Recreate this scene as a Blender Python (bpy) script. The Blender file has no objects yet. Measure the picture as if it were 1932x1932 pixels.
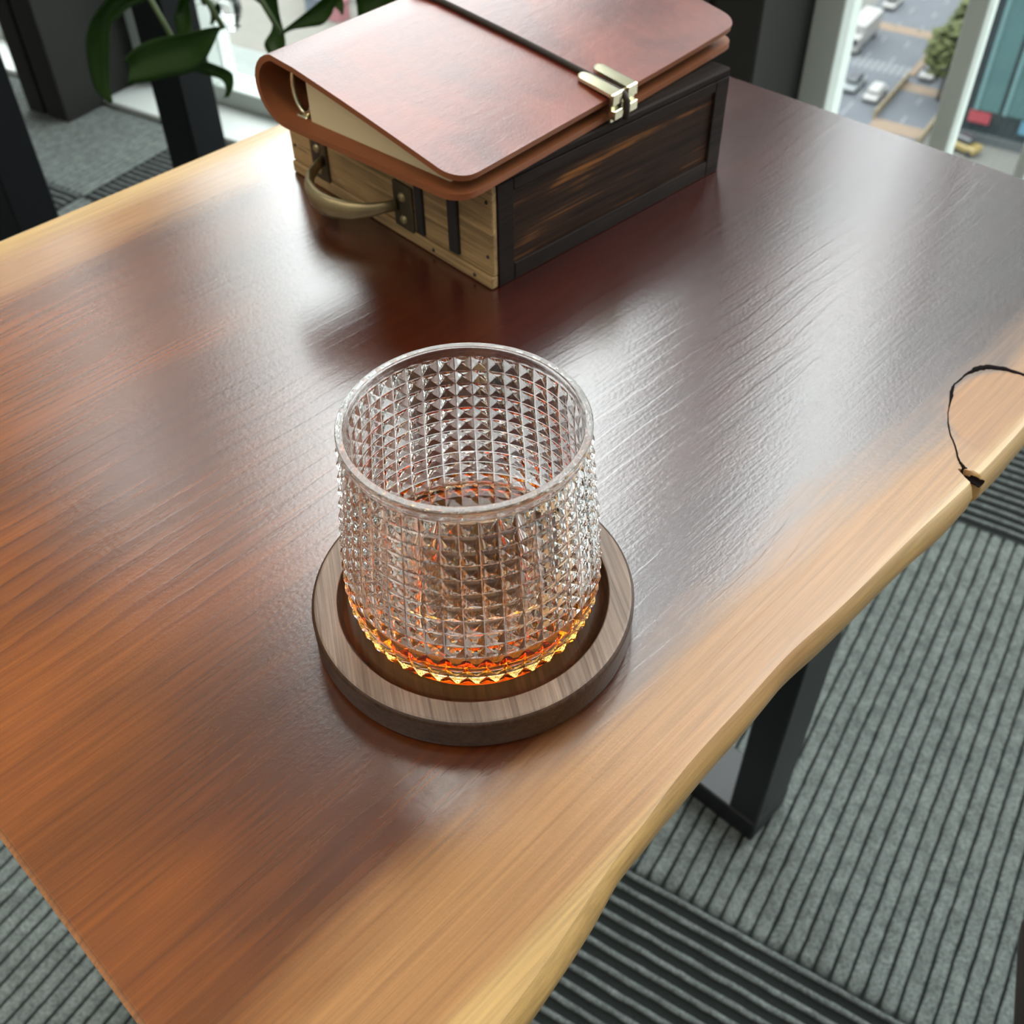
import bpy, math, random
from mathutils import Vector, Matrix, noise
C = bpy.context.scene.collection
SC = bpy.context.scene
random.seed(7)
PI = math.pi
R = math.radians

# ------------------------------------------------------------------ camera, sky, light, exposure
CAM_H = 0.27
cd = bpy.data.cameras.new('camera')
cam = bpy.data.objects.new('camera', cd)
C.objects.link(cam)
right = Vector((0.99984666, -0.01255502, -0.01220752))
down = Vector((-0.01751148, -0.71684931, -0.69700819))
fwd = Vector((0.0, 0.69711509, -0.71695924))
cam.matrix_world = Matrix(((right.x, -down.x, -fwd.x, 0), (right.y, -down.y, -fwd.y, 0), (right.z, -down.z, -fwd.z, CAM_H), (0, 0, 0, 1)))
cd.sensor_width = 36
cd.lens = 36 * 1970.23 / 1932
cd.clip_start = 0.02
cd.clip_end = 2500
cd.dof.use_dof = True
cd.dof.focus_distance = 0.31
cd.dof.aperture_fstop = 22
SC.camera = cam

SKY = 11.5
w = bpy.data.worlds.new('overcast_sky')
SC.world = w
w.use_nodes = True
nt = w.node_tree
nt.nodes.clear()
wo = nt.nodes.new('ShaderNodeOutputWorld')
bg = nt.nodes.new('ShaderNodeBackground')
tc = nt.nodes.new('ShaderNodeTexCoord')
sx = nt.nodes.new('ShaderNodeSeparateXYZ')
mr = nt.nodes.new('ShaderNodeMapRange')          # overcast sky: brighter towards the zenith
mr.inputs[1].default_value = 0.0
mr.inputs[2].default_value = 1.0
mr.inputs[3].default_value = 0.333
mr.inputs[4].default_value = 1.0
mm = nt.nodes.new('ShaderNodeMath')
mm.operation = 'MULTIPLY'
mm.inputs[1].default_value = SKY
nt.links.new(tc.outputs['Generated'], sx.inputs[0])
nt.links.new(sx.outputs['Z'], mr.inputs[0])
nt.links.new(mr.outputs[0], mm.inputs[0])
nt.links.new(mm.outputs[0], bg.inputs['Strength'])
bg.inputs['Color'].default_value = (0.97, 0.985, 1.0, 1)
nt.links.new(bg.outputs[0], wo.inputs[0])

SC.view_settings.view_transform = 'Standard'
SC.view_settings.look = 'None'
SC.view_settings.exposure = 0.0
SC.view_settings.gamma = 1
SC.view_settings.use_curve_mapping = False
SC.cycles.use_denoising = True
SC.cycles.max_bounces = 20
SC.cycles.transmission_bounces = 20
SC.cycles.transparent_max_bounces = 24
SC.cycles.glossy_bounces = 8
SC.cycles.diffuse_bounces = 5
SC.cycles.caustics_reflective = True
SC.cycles.caustics_refractive = True
SC.cycles.blur_glossy = 0.2
SC.cycles.sample_clamp_indirect = 12

ROOM = R(-32.5)                      # room axes: local x runs along the window wall, local y towards it
FLOOR = -0.65
CEIL = 2.75
GLASS_A = 1.425                      # window plane
def room(b, a, z=0.0):
    c, s = math.cos(ROOM), math.sin(ROOM)
    return Vector((b * c - a * s, b * s + a * c, z))

ld = bpy.data.lights.new('window_daylight', 'AREA')   # portal: guides the sky's light through the window wall
ld.shape = 'RECTANGLE'
ld.size = 8.0
ld.size_y = CEIL - FLOOR
ld.cycles.is_portal = True
lo = bpy.data.objects.new('window_daylight', ld)
C.objects.link(lo)
lo.location = room(-0.4, GLASS_A + 0.05, (CEIL + FLOOR) / 2)
lo.rotation_euler = (R(-90), 0, ROOM)

for i, (lb, la) in enumerate(((-2.4, -0.9), (-0.6, -0.9), (1.2, -0.9), (-2.4, -2.5), (-0.6, -2.5), (1.2, -2.5))):   # unseen fill lamps added behind the camera to brighten faces turned from the windows
    cl = bpy.data.lights.new('added_fill_lamp', 'AREA')
    cl.shape = 'RECTANGLE'; cl.size = 1.2; cl.size_y = 0.6
    cl.energy = 19
    cl.color = (1.0, 0.93, 0.83)
    co = bpy.data.objects.new('added_fill_lamp', cl)
    C.objects.link(co)
    co.location = room(lb, la, CEIL - 0.01)
    co.rotation_euler = (0, 0, ROOM)

# ------------------------------------------------------------------ helpers
def thing(name, label, cat, loc=(0, 0, 0), rotz=0.0, group=None, kind=None):
    o = bpy.data.objects.new(name, None)
    C.objects.link(o)
    o.empty_display_size = 0.05
    o.location = loc
    o.rotation_euler = (0, 0, rotz)
    tag(o, label, cat, group, kind)
    return o

def tag(o, label=None, cat=None, group=None, kind=None):
    if label: o['label'] = label
    if cat: o['category'] = cat
    if group: o['group'] = group
    if kind: o['kind'] = kind
    return o

class MB:
    def __init__(s):
        s.v, s.f, s.sm, s.col = [], [], [], None
    def add(s, vs, fs, smooth=False, T=None):
        n = len(s.v)
        for p in vs:
            p = Vector(p)
            s.v.append(tuple(T @ p if T else p))
        for f in fs:
            s.f.append(tuple(i + n for i in f))
            s.sm.append(smooth)
        return s
    def box(s, x0, x1, y0, y1, z0, z1, T=None, bev=0.0):
        if bev <= 0:
            vs = [(x, y, z) for z in (z0, z1) for y in (y0, y1) for x in (x0, x1)]
            fs = [(0, 2, 3, 1), (4, 5, 7, 6), (0, 1, 5, 4), (2, 6, 7, 3), (0, 4, 6, 2), (1, 3, 7, 5)]
            return s.add(vs, fs, False, T)
        # chamfered box: three faces' corners per box corner
        c = [(x0, x1), (y0, y1), (z0, z1)]
        vs, idx = [], {}
        for i in (0, 1):
            for j in (0, 1):
                for k in (0, 1):
                    p = [c[0][i], c[1][j], c[2][k]]
                    d = [bev if i == 0 else -bev, bev if j == 0 else -bev, bev if k == 0 else -bev]
                    for ax in range(3):
                        q = [p[t] + (0 if t == ax else d[t]) for t in range(3)]
                        idx[(i, j, k, ax)] = len(vs)
                        vs.append(q)
        fs = []
        for ax in range(3):
            o1, o2 = [t for t in range(3) if t != ax]
            for e in (0, 1):
                loop = []
                for a, b in ((0, 0), (1, 0), (1, 1), (0, 1)):
                    ijk = [0, 0, 0]; ijk[ax] = e; ijk[o1] = a; ijk[o2] = b
                    loop.append(idx[(*ijk, ax)])
                fs.append(tuple(loop))
        for ax in range(3):                      # edges along ax
            o1, o2 = [t for t in range(3) if t != ax]
            for a in (0, 1):
                for b in (0, 1):
                    q = []
                    for e, f_ in ((0, o1), (0, o2), (1, o2), (1, o1)):
                        ijk = [0, 0, 0]; ijk[ax] = e; ijk[o1] = a; ijk[o2] = b
                        q.append(idx[(*ijk, f_)])
                    fs.append(tuple(q))
        for i in (0, 1):
            for j in (0, 1):
                for k in (0, 1):
                    fs.append(tuple(idx[(i, j, k, ax)] for ax in range(3)))
        return s.add(vs, fs, False, T)
    def lathe(s, prof, n=64, smooth=True, T=None, closed=False):
        vs, fs, rows = [], [], []
        m = len(prof)
        for (r, z) in prof:
            if r < 1e-7:
                rows.append([len(vs)] * n)
                vs.append((0, 0, z))
                continue
            rows.append([len(vs) + i for i in range(n)])
            for i in range(n):
                a = 2 * PI * i / n
                vs.append((r * math.cos(a), r * math.sin(a), z))
        for k in range(m if closed else m - 1):
            ra, rb_ = rows[k], rows[(k + 1) % m]
            for i in range(n):
                j = (i + 1) % n
                q = []
                for v_ in (ra[i], ra[j], rb_[j], rb_[i]):
                    if v_ not in q: q.append(v_)
                if len(q) > 2: fs.append(tuple(q))
        return s.add(vs, fs, smooth, T)
    def cap(s, r, z, n=64, up=True, T=None):
        vs = [(r * math.cos(2 * PI * i / n), r * math.sin(2 * PI * i / n), z) for i in range(n)]
        f = tuple(range(n)) if up else tuple(range(n - 1, -1, -1))
        return s.add(vs, [f], False, T)
    def tube(s, pts, rad, n=8, smooth=True, caps=True, flat=None, T=None):
        pts = [Vector(p) for p in pts]
        rads = rad if isinstance(rad, (list, tuple)) else [rad] * len(pts)
        vs, fs = [], []
        up = None
        for i, p in enumerate(pts):
            t = (pts[min(i + 1, len(pts) - 1)] - pts[max(i - 1, 0)]).normalized()
            if up is None:
                up = Vector((0, 0, 1)) if abs(t.z) < 0.9 else Vector((1, 0, 0))
            sd = t.cross(up).normalized()
            up = sd.cross(t).normalized()
            for k in range(n):
                a = 2 * PI * k / n
                fx, fy = (flat if flat else (1, 1))
                vs.append(p + sd * math.cos(a) * rads[i] * fx + up * math.sin(a) * rads[i] * fy)
        for i in range(len(pts) - 1):
            for k in range(n):
                j = (k + 1) % n
                fs.append((i * n + k, i * n + j, (i + 1) * n + j, (i + 1) * n + k))
        if caps:
            fs.append(tuple(range(n - 1, -1, -1)))
            fs.append(tuple(range((len(pts) - 1) * n, len(pts) * n)))
        return s.add(vs, fs, smooth, T)
    def build(s, name, mat, parent=None, loc=None, fix=True):
        me = bpy.data.meshes.new(name)
        me.from_pydata(s.v, [], s.f)
        if fix:
            import bmesh
            b = bmesh.new()
            b.from_mesh(me)
            bmesh.ops.recalc_face_normals(b, faces=b.faces)
            b.to_mesh(me)
            b.free()
        me.polygons.foreach_set('use_smooth', s.sm)
        me.materials.append(mat)
        me.update()
        o = bpy.data.objects.new(name, me)
        C.objects.link(o)
        if parent: o.parent = parent
        if loc: o.location = loc
        return o

def copy_part(o, parent, loc=None, rot=None):
    c = o.copy()
    C.objects.link(c)
    c.parent = parent
    if loc is not None: c.location = loc
    if rot is not None: c.rotation_euler = rot
    return c

# ------------------------------------------------------------------ materials
class NT:
    def __init__(s, name):
        s.m = bpy.data.materials.new(name)
        s.m.use_nodes = True
        s.t = s.m.node_tree
        s.t.nodes.clear()
        s.out = s.n('ShaderNodeOutputMaterial')
    def n(s, typ, **kw):
        nd = s.t.nodes.new(typ)
        for k, v in kw.items(): setattr(nd, k, v)
        return nd
    def l(s, a, b): s.t.links.new(a, b)
    def val(s, sock, v):
        if hasattr(v, 'is_linked') or hasattr(v, 'links'): s.l(v, sock)
        else: sock.default_value = v
    def math(s, op, a, b=0.0, clamp=False):
        nd = s.n('ShaderNodeMath', operation=op, use_clamp=clamp)
        s.val(nd.inputs[0], a); s.val(nd.inputs[1], b)
        return nd.outputs[0]
    def mix(s, fac, a, b, blend='MIX'):
        nd = s.n('ShaderNodeMix', data_type='RGBA', blend_type=blend)
        s.val(nd.inputs[0], fac)
        for sock, v in ((nd.inputs[6], a), (nd.inputs[7], b)):
            if isinstance(v, tuple) and len(v) == 3: v = (*v, 1)
            s.val(sock, v)
        return nd.outputs[2]
    def noise(s, vec, scale, detail=3, rough=0.5, dist=0.0):
        nd = s.n('ShaderNodeTexNoise')
        s.l(vec, nd.inputs['Vector'])
        nd.inputs['Scale'].default_value = scale
        nd.inputs['Detail'].default_value = detail
        nd.inputs['Roughness'].default_value = rough
        nd.inputs['Distortion'].default_value = dist
        return nd.outputs[0]
    def mapping(s, vec, scale=(1, 1, 1), rot=(0, 0, 0), loc=(0, 0, 0)):
        nd = s.n('ShaderNodeMapping')
        s.l(vec, nd.inputs[0])
        nd.inputs['Scale'].default_value = scale
        nd.inputs['Rotation'].default_value = rot
        nd.inputs['Location'].default_value = loc
        return nd.outputs[0]
    def ramp(s, fac, stops):
        nd = s.n('ShaderNodeValToRGB')
        s.l(fac, nd.inputs[0])
        e = nd.color_ramp.elements
        while len(e) < len(stops): e.new(0.5)
        for i, (p, c) in enumerate(stops):
            e[i].position = p
            e[i].color = (*c, 1) if isinstance(c, tuple) else (c, c, c, 1)
        return nd.outputs[0]
    def step(s, x, lo, hi):
        nd = s.n('ShaderNodeMapRange', interpolation_type='SMOOTHSTEP')
        s.val(nd.inputs[0], x)
        nd.inputs[1].default_value = lo; nd.inputs[2].default_value = hi
        nd.inputs[3].default_value = 0; nd.inputs[4].default_value = 1
        return nd.outputs[0]
    def obj(s): return s.n('ShaderNodeTexCoord').outputs['Object']
    def bump(s, h, strength, dist):
        nd = s.n('ShaderNodeBump')
        s.l(h, nd.inputs['Height'])
        nd.inputs['Strength'].default_value = strength
        nd.inputs['Distance'].default_value = dist
        return nd.outputs[0]
    def bsdf(s, color, rough=0.5, metal=0.0, spec=0.5, normal=None, **kw):
        b = s.n('ShaderNodeBsdfPrincipled')
        if isinstance(color, tuple): color = (*color[:3], 1)
        s.val(b.inputs['Base Color'], color)
        s.val(b.inputs['Roughness'], rough)
        b.inputs['Metallic'].default_value = metal
        b.inputs['Specular IOR Level'].default_value = spec
        if normal is not None: s.l(normal, b.inputs['Normal'])
        for k, v in kw.items(): s.val(b.inputs[k], v)
        s.l(b.outputs[0], s.out.inputs[0])
        return s.m

def plain(name, color, rough=0.5, metal=0.0, spec=0.5, var=0.12, scale=30.0):
    t = NT(name)
    f = t.noise(t.obj(), scale, 3)
    c = t.mix(f, tuple(x * (1 - var) for x in color), tuple(min(1, x * (1 + var)) for x in color))
    return t.bsdf(c, rough, metal, spec)

def mat_table():
    t = NT('live_edge_wood')
    o = t.obj()
    xyz = t.n('ShaderNodeSeparateXYZ'); t.l(o, xyz.inputs[0])
    U, N = xyz.outputs[0], xyz.outputs[1]
    big = t.noise(t.mapping(o, (3.0, 9, 9)), 1.0, 3, 0.5)
    # growth rings seen as long lines that bend slightly
    warp = t.noise(t.mapping(o, (5, 7, 7)), 1.0, 2, 0.5)
    bend = t.math('MULTIPLY', t.math('SUBTRACT', warp, 0.5), 0.030)
    bow = t.math('MULTIPLY', t.math('MULTIPLY', U, U), -0.03)
    nn = t.math('ADD', t.math('ADD', N, bend), bow)
    jit = t.math('MULTIPLY', t.noise(t.mapping(o, (40, 160, 160)), 1.0, 3, 0.6), 0.0035)
    nj = t.math('ADD', nn, jit)
    ph = t.math('FRACT', t.math('MULTIPLY', nj, 125.0))
    ring = t.math('POWER', ph, 2.0)
    ring = t.math('MULTIPLY', ring, t.math('SUBTRACT', 1.0, t.step(ph, 0.9, 1.0)))
    rmask = t.step(t.noise(t.mapping(o, (2.5, 12, 12), loc=(3, 1, 0)), 1.0, 2), 0.38, 0.62)
    fine = t.noise(t.mapping(o, (14, 620, 620)), 1.0, 4, 0.65)
    fleck = t.noise(t.mapping(o, (600, 1500, 1500)), 1.0, 2, 0.6)
    # heart wood: deep red-brown, orange-brown towards the near end
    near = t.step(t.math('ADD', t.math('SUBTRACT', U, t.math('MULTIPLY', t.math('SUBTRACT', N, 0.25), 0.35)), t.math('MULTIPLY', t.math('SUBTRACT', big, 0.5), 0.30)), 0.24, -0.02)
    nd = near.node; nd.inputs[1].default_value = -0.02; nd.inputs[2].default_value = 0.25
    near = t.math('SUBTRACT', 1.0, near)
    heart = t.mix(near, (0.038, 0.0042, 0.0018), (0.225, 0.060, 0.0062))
    blotch = t.ramp(t.noise(t.mapping(o, (7, 20, 20), loc=(1, 4, 0)), 1.0, 4, 0.6), [(0.3, 0.62), (0.7, 1.3)])
    heart = t.mix(1.0, heart, blotch, 'MULTIPLY')
    # sap wood along both long edges and on the knot
    wob = t.math('MULTIPLY', t.math('SUBTRACT', t.noise(t.mapping(o, (6, 30, 30), loc=(5, 0, 0)), 1.0, 4, 0.6), 0.5), 0.040)
    nw = t.math('ADD', N, wob)
    sapL = t.step(nw, 0.438, 0.466)
    sapR = t.math('SUBTRACT', 1.0, t.step(t.math('ADD', nw, t.math('MULTIPLY', t.step(U, 0.26, 0.34), 0.011)), 0.094, 0.118))
    du = t.math('MULTIPLY', t.math('SUBTRACT', U, 0.3605), 31.0)
    dn = t.math('MULTIPLY', t.math('SUBTRACT', N, 0.080), 40.0)
    kd = t.math('SQRT', t.math('ADD', t.math('MULTIPLY', du, du), t.math('MULTIPLY', dn, dn)))
    knot = t.math('SUBTRACT', 1.0, t.step(kd, 0.82, 1.0))
    sap = t.math('MAXIMUM', t.math('MAXIMUM', sapL, sapR), knot)
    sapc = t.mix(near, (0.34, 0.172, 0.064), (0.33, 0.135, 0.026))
    sapc = t.mix(t.math('MULTIPLY', knot, 0.6), sapc, (0.29, 0.125, 0.036))
    sapc = t.mix(t.step(N, 0.079, 0.071), sapc, sapc)
    matt = t.math('MAXIMUM', sapR, knot)
    edge = t.math('SUBTRACT', 1.0, t.step(N, 0.0715, 0.079))
    edge = t.math('MAXIMUM', edge, t.step(N, 0.470, 0.492))
    sapc = t.mix(t.math('MULTIPLY', edge, 0.8), sapc, (0.50, 0.32, 0.115))
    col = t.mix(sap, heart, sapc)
    endg = t.math('SUBTRACT', 1.0, t.step(U, -0.0022, -0.0004))
    col = t.mix(t.math('MULTIPLY', endg, 0.75), col, (0.42, 0.17, 0.05))
    lines = t.ramp(fine, [(0.30, 0.74), (0.62, 1.16)])
    col = t.mix(1.0, col, lines, 'MULTIPLY')
    dark = t.math('MULTIPLY', t.math('MULTIPLY', ring, rmask), t.math('SUBTRACT', 0.55, t.math('MULTIPLY', sap, 0.35)))
    col = t.mix(dark, col, t.mix(sap, (0.05, 0.008, 0.004), (0.28, 0.11, 0.03)))
    pore = t.step(fleck, 0.70, 0.76)
    col = t.mix(t.math('MULTIPLY', pore, 0.45), col, t.mix(0.7, col, (0.03, 0.008, 0.003)))
    h = t.math('ADD', t.math('MULTIPLY', t.math('MULTIPLY', ring, t.math('ADD', 0.2, t.math('MULTIPLY', rmask, 0.8))), 0.17), t.math('MULTIPLY', fine, 0.30))
    h = t.math('ADD', h, t.math('MULTIPLY', t.noise(t.mapping(o, (500, 700, 700)), 1.0, 3, 0.6), 0.30))
    nrm = t.bump(h, 0.26, 0.00060)
    rough = t.math('ADD', t.math('ADD', 0.20, t.math('MULTIPLY', t.math('MAXIMUM', edge, matt), 0.22)), t.math('MULTIPLY', t.noise(t.mapping(o, (20, 60, 60)), 1.0, 4, 0.7), 0.10))
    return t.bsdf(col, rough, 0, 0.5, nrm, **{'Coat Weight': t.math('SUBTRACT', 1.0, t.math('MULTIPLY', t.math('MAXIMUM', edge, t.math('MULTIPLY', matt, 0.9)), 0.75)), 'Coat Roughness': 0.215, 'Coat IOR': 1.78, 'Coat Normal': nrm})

def mat_wood(name, c0, c1, axis=0, rough=0.5, spec=0.4, fine=260, scuff=None, bumpd=0.0003):
    t = NT(name)
    o = t.obj()
    sc = [fine, fine, fine]; sc[axis] = 9
    f = t.noise(t.mapping(o, tuple(sc)), 1.0, 5, 0.65, 0.3)
    sc2 = [60, 60, 60]; sc2[axis] = 12
    g = t.noise(t.mapping(o, tuple(sc2)), 1.0, 4, 0.6)
    c = t.mix(t.ramp(f, [(0.32, 0.0), (0.68, 1.0)]), c0, c1)
    c = t.mix(1.0, c, t.ramp(g, [(0.3, 0.6), (0.7, 1.25)]), 'MULTIPLY')
    if scuff:
        k = t.math('MULTIPLY', t.step(f, 0.50, 0.66), t.step(g, 0.46, 0.60))
        c = t.mix(k, c, scuff)
    return t.bsdf(c, rough, 0, spec, t.bump(f, 0.5, bumpd))

def mat_leather(name, c0, c1, rough, spec=0.5, scale=26, coat=0.0):
    t = NT(name)
    o = t.obj()
    g = t.noise(o, scale, 5, 0.65, 0.4)
    c = t.mix(t.ramp(g, [(0.35, 0.0), (0.68, 1.0)]), c0, c1)
    v = t.n('ShaderNodeTexVoronoi'); t.l(o, v.inputs['Vector']); v.inputs['Scale'].default_value = 900
    cr = t.noise(t.mapping(o, (60, 260, 200), rot=(0, 0, 0.5)), 1.0, 5, 0.65, 0.6)
    h = t.math('ADD', t.math('MULTIPLY', v.outputs[0], 0.25), t.math('MULTIPLY', cr, 0.8))
    r = t.math('ADD', rough - 0.05, t.math('MULTIPLY', g, 0.12))
    return t.bsdf(c, r, 0, spec, t.bump(h, 0.32, 0.0006), **{'Coat Weight': coat, 'Coat Roughness': 0.3})

def mat_glass(name, ior=1.5, color=(1, 1, 1), density=0.0, absorb=None):
    t = NT(name)
    g = t.n('ShaderNodeBsdfGlass')
    g.inputs['Color'].default_value = (*color, 1)
    g.inputs['IOR'].default_value = ior
    g.inputs['Roughness'].default_value = 0.0
    t.l(g.outputs[0], t.out.inputs['Surface'])
    if absorb:
        v = t.n('ShaderNodeVolumeAbsorption')
        v.inputs['Color'].default_value = (*absorb, 1)
        v.inputs['Density'].default_value = density
        t.l(v.outputs[0], t.out.inputs['Volume'])
    return t.m

def mat_pane(name, tint):
    t = NT(name)                      # thin sheet of clear glass: straight-through tint plus a Fresnel reflection
    a = t.n('ShaderNodeBsdfTransparent'); a.inputs[0].default_value = (*tint, 1)
    b = t.n('ShaderNodeBsdfGlossy'); b.inputs['Roughness'].default_value = 0.02
    lw = t.n('ShaderNodeLayerWeight'); lw.inputs[0].default_value = 0.5
    fr = t.math('ADD', 0.03, t.math('MULTIPLY', t.math('POWER', lw.outputs['Facing'], 5.0), 0.9))
    mx = t.n('ShaderNodeMixShader')
    t.l(fr, mx.inputs[0]); t.l(a.outputs[0], mx.inputs[1]); t.l(b.outputs[0], mx.inputs[2])
    t.l(mx.outputs[0], t.out.inputs[0])
    return t.m

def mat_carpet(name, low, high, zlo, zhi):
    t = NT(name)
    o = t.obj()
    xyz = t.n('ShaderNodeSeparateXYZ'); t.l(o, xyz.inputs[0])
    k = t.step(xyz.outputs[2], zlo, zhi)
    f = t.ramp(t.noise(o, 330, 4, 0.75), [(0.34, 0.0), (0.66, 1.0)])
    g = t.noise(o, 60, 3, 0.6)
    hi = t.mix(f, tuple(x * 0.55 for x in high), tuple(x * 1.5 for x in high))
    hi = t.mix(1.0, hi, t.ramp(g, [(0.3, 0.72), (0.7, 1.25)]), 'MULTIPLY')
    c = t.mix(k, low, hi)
    return t.bsdf(c, 0.95, 0, 0.1, t.bump(f, 0.8, 0.0012))

M_table = mat_table()
M_black = plain('black_powder_coat', (0.005, 0.006, 0.0075), 0.38, 0, 0.5, 0.2, 200)
M_post = plain('matt_black_steel', (0.004, 0.005, 0.006), 0.5, 0, 0.18, 0.2, 200)
M_fin = plain('anthracite_metal', (0.026, 0.026, 0.0245), 0.55, 0, 0.06, 0.15, 8)
M_alu = plain('pale_aluminium', (0.47, 0.52, 0.49), 0.55, 0.0, 0.5, 0.08, 12)
M_pane = mat_pane('window_pane_glass', (0.93, 0.955, 0.945))
M_curb = plain('white_curb_paint', (0.50, 0.53, 0.515), 0.45, 0, 0.5, 0.05, 6)
M_wall = plain('grey_wall_paint', (0.42, 0.42, 0.40), 0.8, 0, 0.3, 0.05, 3)
M_ceil = plain('white_ceiling_paint', (0.62, 0.62, 0.60), 0.9, 0, 0.2, 0.04, 2)
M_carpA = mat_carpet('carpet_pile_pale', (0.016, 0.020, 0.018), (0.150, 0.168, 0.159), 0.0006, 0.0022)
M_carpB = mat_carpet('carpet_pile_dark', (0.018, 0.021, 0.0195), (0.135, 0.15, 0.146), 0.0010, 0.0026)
M_glass = mat_glass('clear_tumbler_glass', 1.5, (0.995, 1.0, 0.995))
WD, WC = 150.0, (0.99, 0.68, 0.02)
M_whisky = mat_glass('amber_whisky', 1.36, (1, 1, 1), WD, WC)
_nt = M_whisky.node_tree                          # against the glass wall the ratio of the two indices rules, against air its own
_at = _nt.nodes.new('ShaderNodeAttribute'); _at.attribute_name = 'against_glass'
_mr = _nt.nodes.new('ShaderNodeMapRange')
_mr.inputs[3].default_value = 1.36; _mr.inputs[4].default_value = 1.36 / 1.5
_nt.links.new(_at.outputs['Fac'], _mr.inputs[0])
_nt.links.new(_mr.outputs[0], [n for n in _nt.nodes if n.type == 'BSDF_GLASS'][0].inputs['IOR'])
M_walnut = mat_wood('walnut_coaster', (0.12, 0.075, 0.050), (0.27, 0.185, 0.135), 1, 0.38, 0.4, 900)
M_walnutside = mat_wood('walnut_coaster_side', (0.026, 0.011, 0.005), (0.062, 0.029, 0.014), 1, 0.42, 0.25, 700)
M_boxdark = mat_wood('dark_stained_wood', (0.007, 0.005, 0.0045), (0.026, 0.015, 0.011), 0, 0.6, 0.10, 420)
M_boxpanel = mat_wood('worn_brown_panel', (0.012, 0.006, 0.004), (0.050, 0.024, 0.014), 0, 0.65, 0.10, 380, (0.26, 0.10, 0.025))
M_boxlight = mat_wood('weathered_tan_wood', (0.17, 0.105, 0.045), (0.50, 0.32, 0.14), 1, 0.6, 0.35, 300, (0.05, 0.035, 0.02))
M_brass = plain('antique_brass', (0.30, 0.24, 0.13), 0.42, 0.85, 0.5, 0.35, 60)
M_brassdark = plain('tarnished_brass', (0.10, 0.082, 0.05), 0.45, 0.8, 0.5, 0.4, 80)
M_clip = plain('polished_brass', (0.72, 0.68, 0.48), 0.22, 0.95, 0.5, 0.15, 60)
M_cover = mat_leather('red_brown_leather', (0.100, 0.014, 0.008), (0.23, 0.044, 0.022), 0.34, 0.6, 26, 0.35)
M_inner = plain('leather_flesh_side', (0.21, 0.066, 0.022), 0.6, 0, 0.35, 0.15, 70)
M_cord = plain('dark_brown_elastic', (0.030, 0.018, 0.012), 0.6, 0, 0.4, 0.2, 400)
M_strapshade = plain('black_strap_and_shade', (0.014, 0.012, 0.011), 0.5, 0, 0.4, 0.2, 200)
M_leaf = NT('leaf_green')
_o = M_leaf.obj()
_c = M_leaf.mix(M_leaf.noise(_o, 14, 3), (0.014, 0.042, 0.005), (0.036, 0.085, 0.010))
M_leaf.bsdf(_c, 0.34, 0, 0.5)
_tr = M_leaf.n('ShaderNodeBsdfTranslucent'); _tr.inputs[0].default_value = (0.075, 0.16, 0.010, 1)
_mx = M_leaf.n('ShaderNodeMixShader'); _mx.inputs[0].default_value = 0.30
M_leaf.l(M_leaf.out.inputs[0].links[0].from_socket, _mx.inputs[1]); M_leaf.l(_tr.outputs[0], _mx.inputs[2]); M_leaf.l(_mx.outputs[0], M_leaf.out.inputs[0])
M_leaf = M_leaf.m
M_stem = plain('plant_stem', (0.06, 0.09, 0.03), 0.5)
M_seat = mat_leather('dark_brown_seat_leather', (0.030, 0.010, 0.006), (0.060, 0.021, 0.012), 0.38, 0.25, 30, 0.0)
M_piping = plain('taupe_piping', (0.13, 0.10, 0.08), 0.5)
def mat_pages():
    t = NT('cream_page_edges')
    o = t.obj()
    f = t.noise(t.mapping(o, (3, 3, 4500)), 1.0, 2, 0.6)
    c = t.mix(f, (0.58, 0.47, 0.27), (0.70, 0.60, 0.38))
    return t.bsdf(c, 0.8, 0, 0.2, t.bump(f, 0.3, 0.0003))
M_pages = mat_pages()
M_crack = plain('dark_crack', (0.008, 0.005, 0.005), 0.9, 0, 0.05, 0.3, 300)

# ------------------------------------------------------------------ room shell
def room_struct(name, mb, mat, kind='structure', label=None):
    o = mb.build(name, mat)
    o.rotation_euler = (0, 0, ROOM)
    o['kind'] = kind
    if label: o['label'] = label
    return o
B0, B1, A0 = -4.6, 4.4, -3.6
floor = room_struct('floor', MB().box(B0, B1, A0, 1.66, FLOOR - 0.25, FLOOR - 0.004), plain('floor_screed', (0.20, 0.22, 0.21), 0.95, 0, 0.1, 0.15, 40))
room_struct('ceiling', MB().box(B0, B1, A0, 1.66, CEIL, CEIL + 0.2), M_ceil)
room_struct('wall_back', MB().box(B0, B1, A0 - 0.1, A0, FLOOR - 0.25, CEIL + 0.2), M_wall)
room_struct('wall_left', MB().box(B0 - 0.1, B0, A0 - 0.1, 1.66, FLOOR - 0.25, CEIL + 0.2), M_wall)
room_struct('wall_right', MB().box(B1, B1 + 0.1, A0 - 0.1, 1.66, FLOOR - 0.25, CEIL + 0.2), M_wall)
room_struct('baseboard_window', MB().box(B0, B1, 1.304, 1.46, FLOOR - 0.004, FLOOR + 0.008, bev=0.002), M_curb, label='pale threshold strip along the foot of the window wall')

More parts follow.
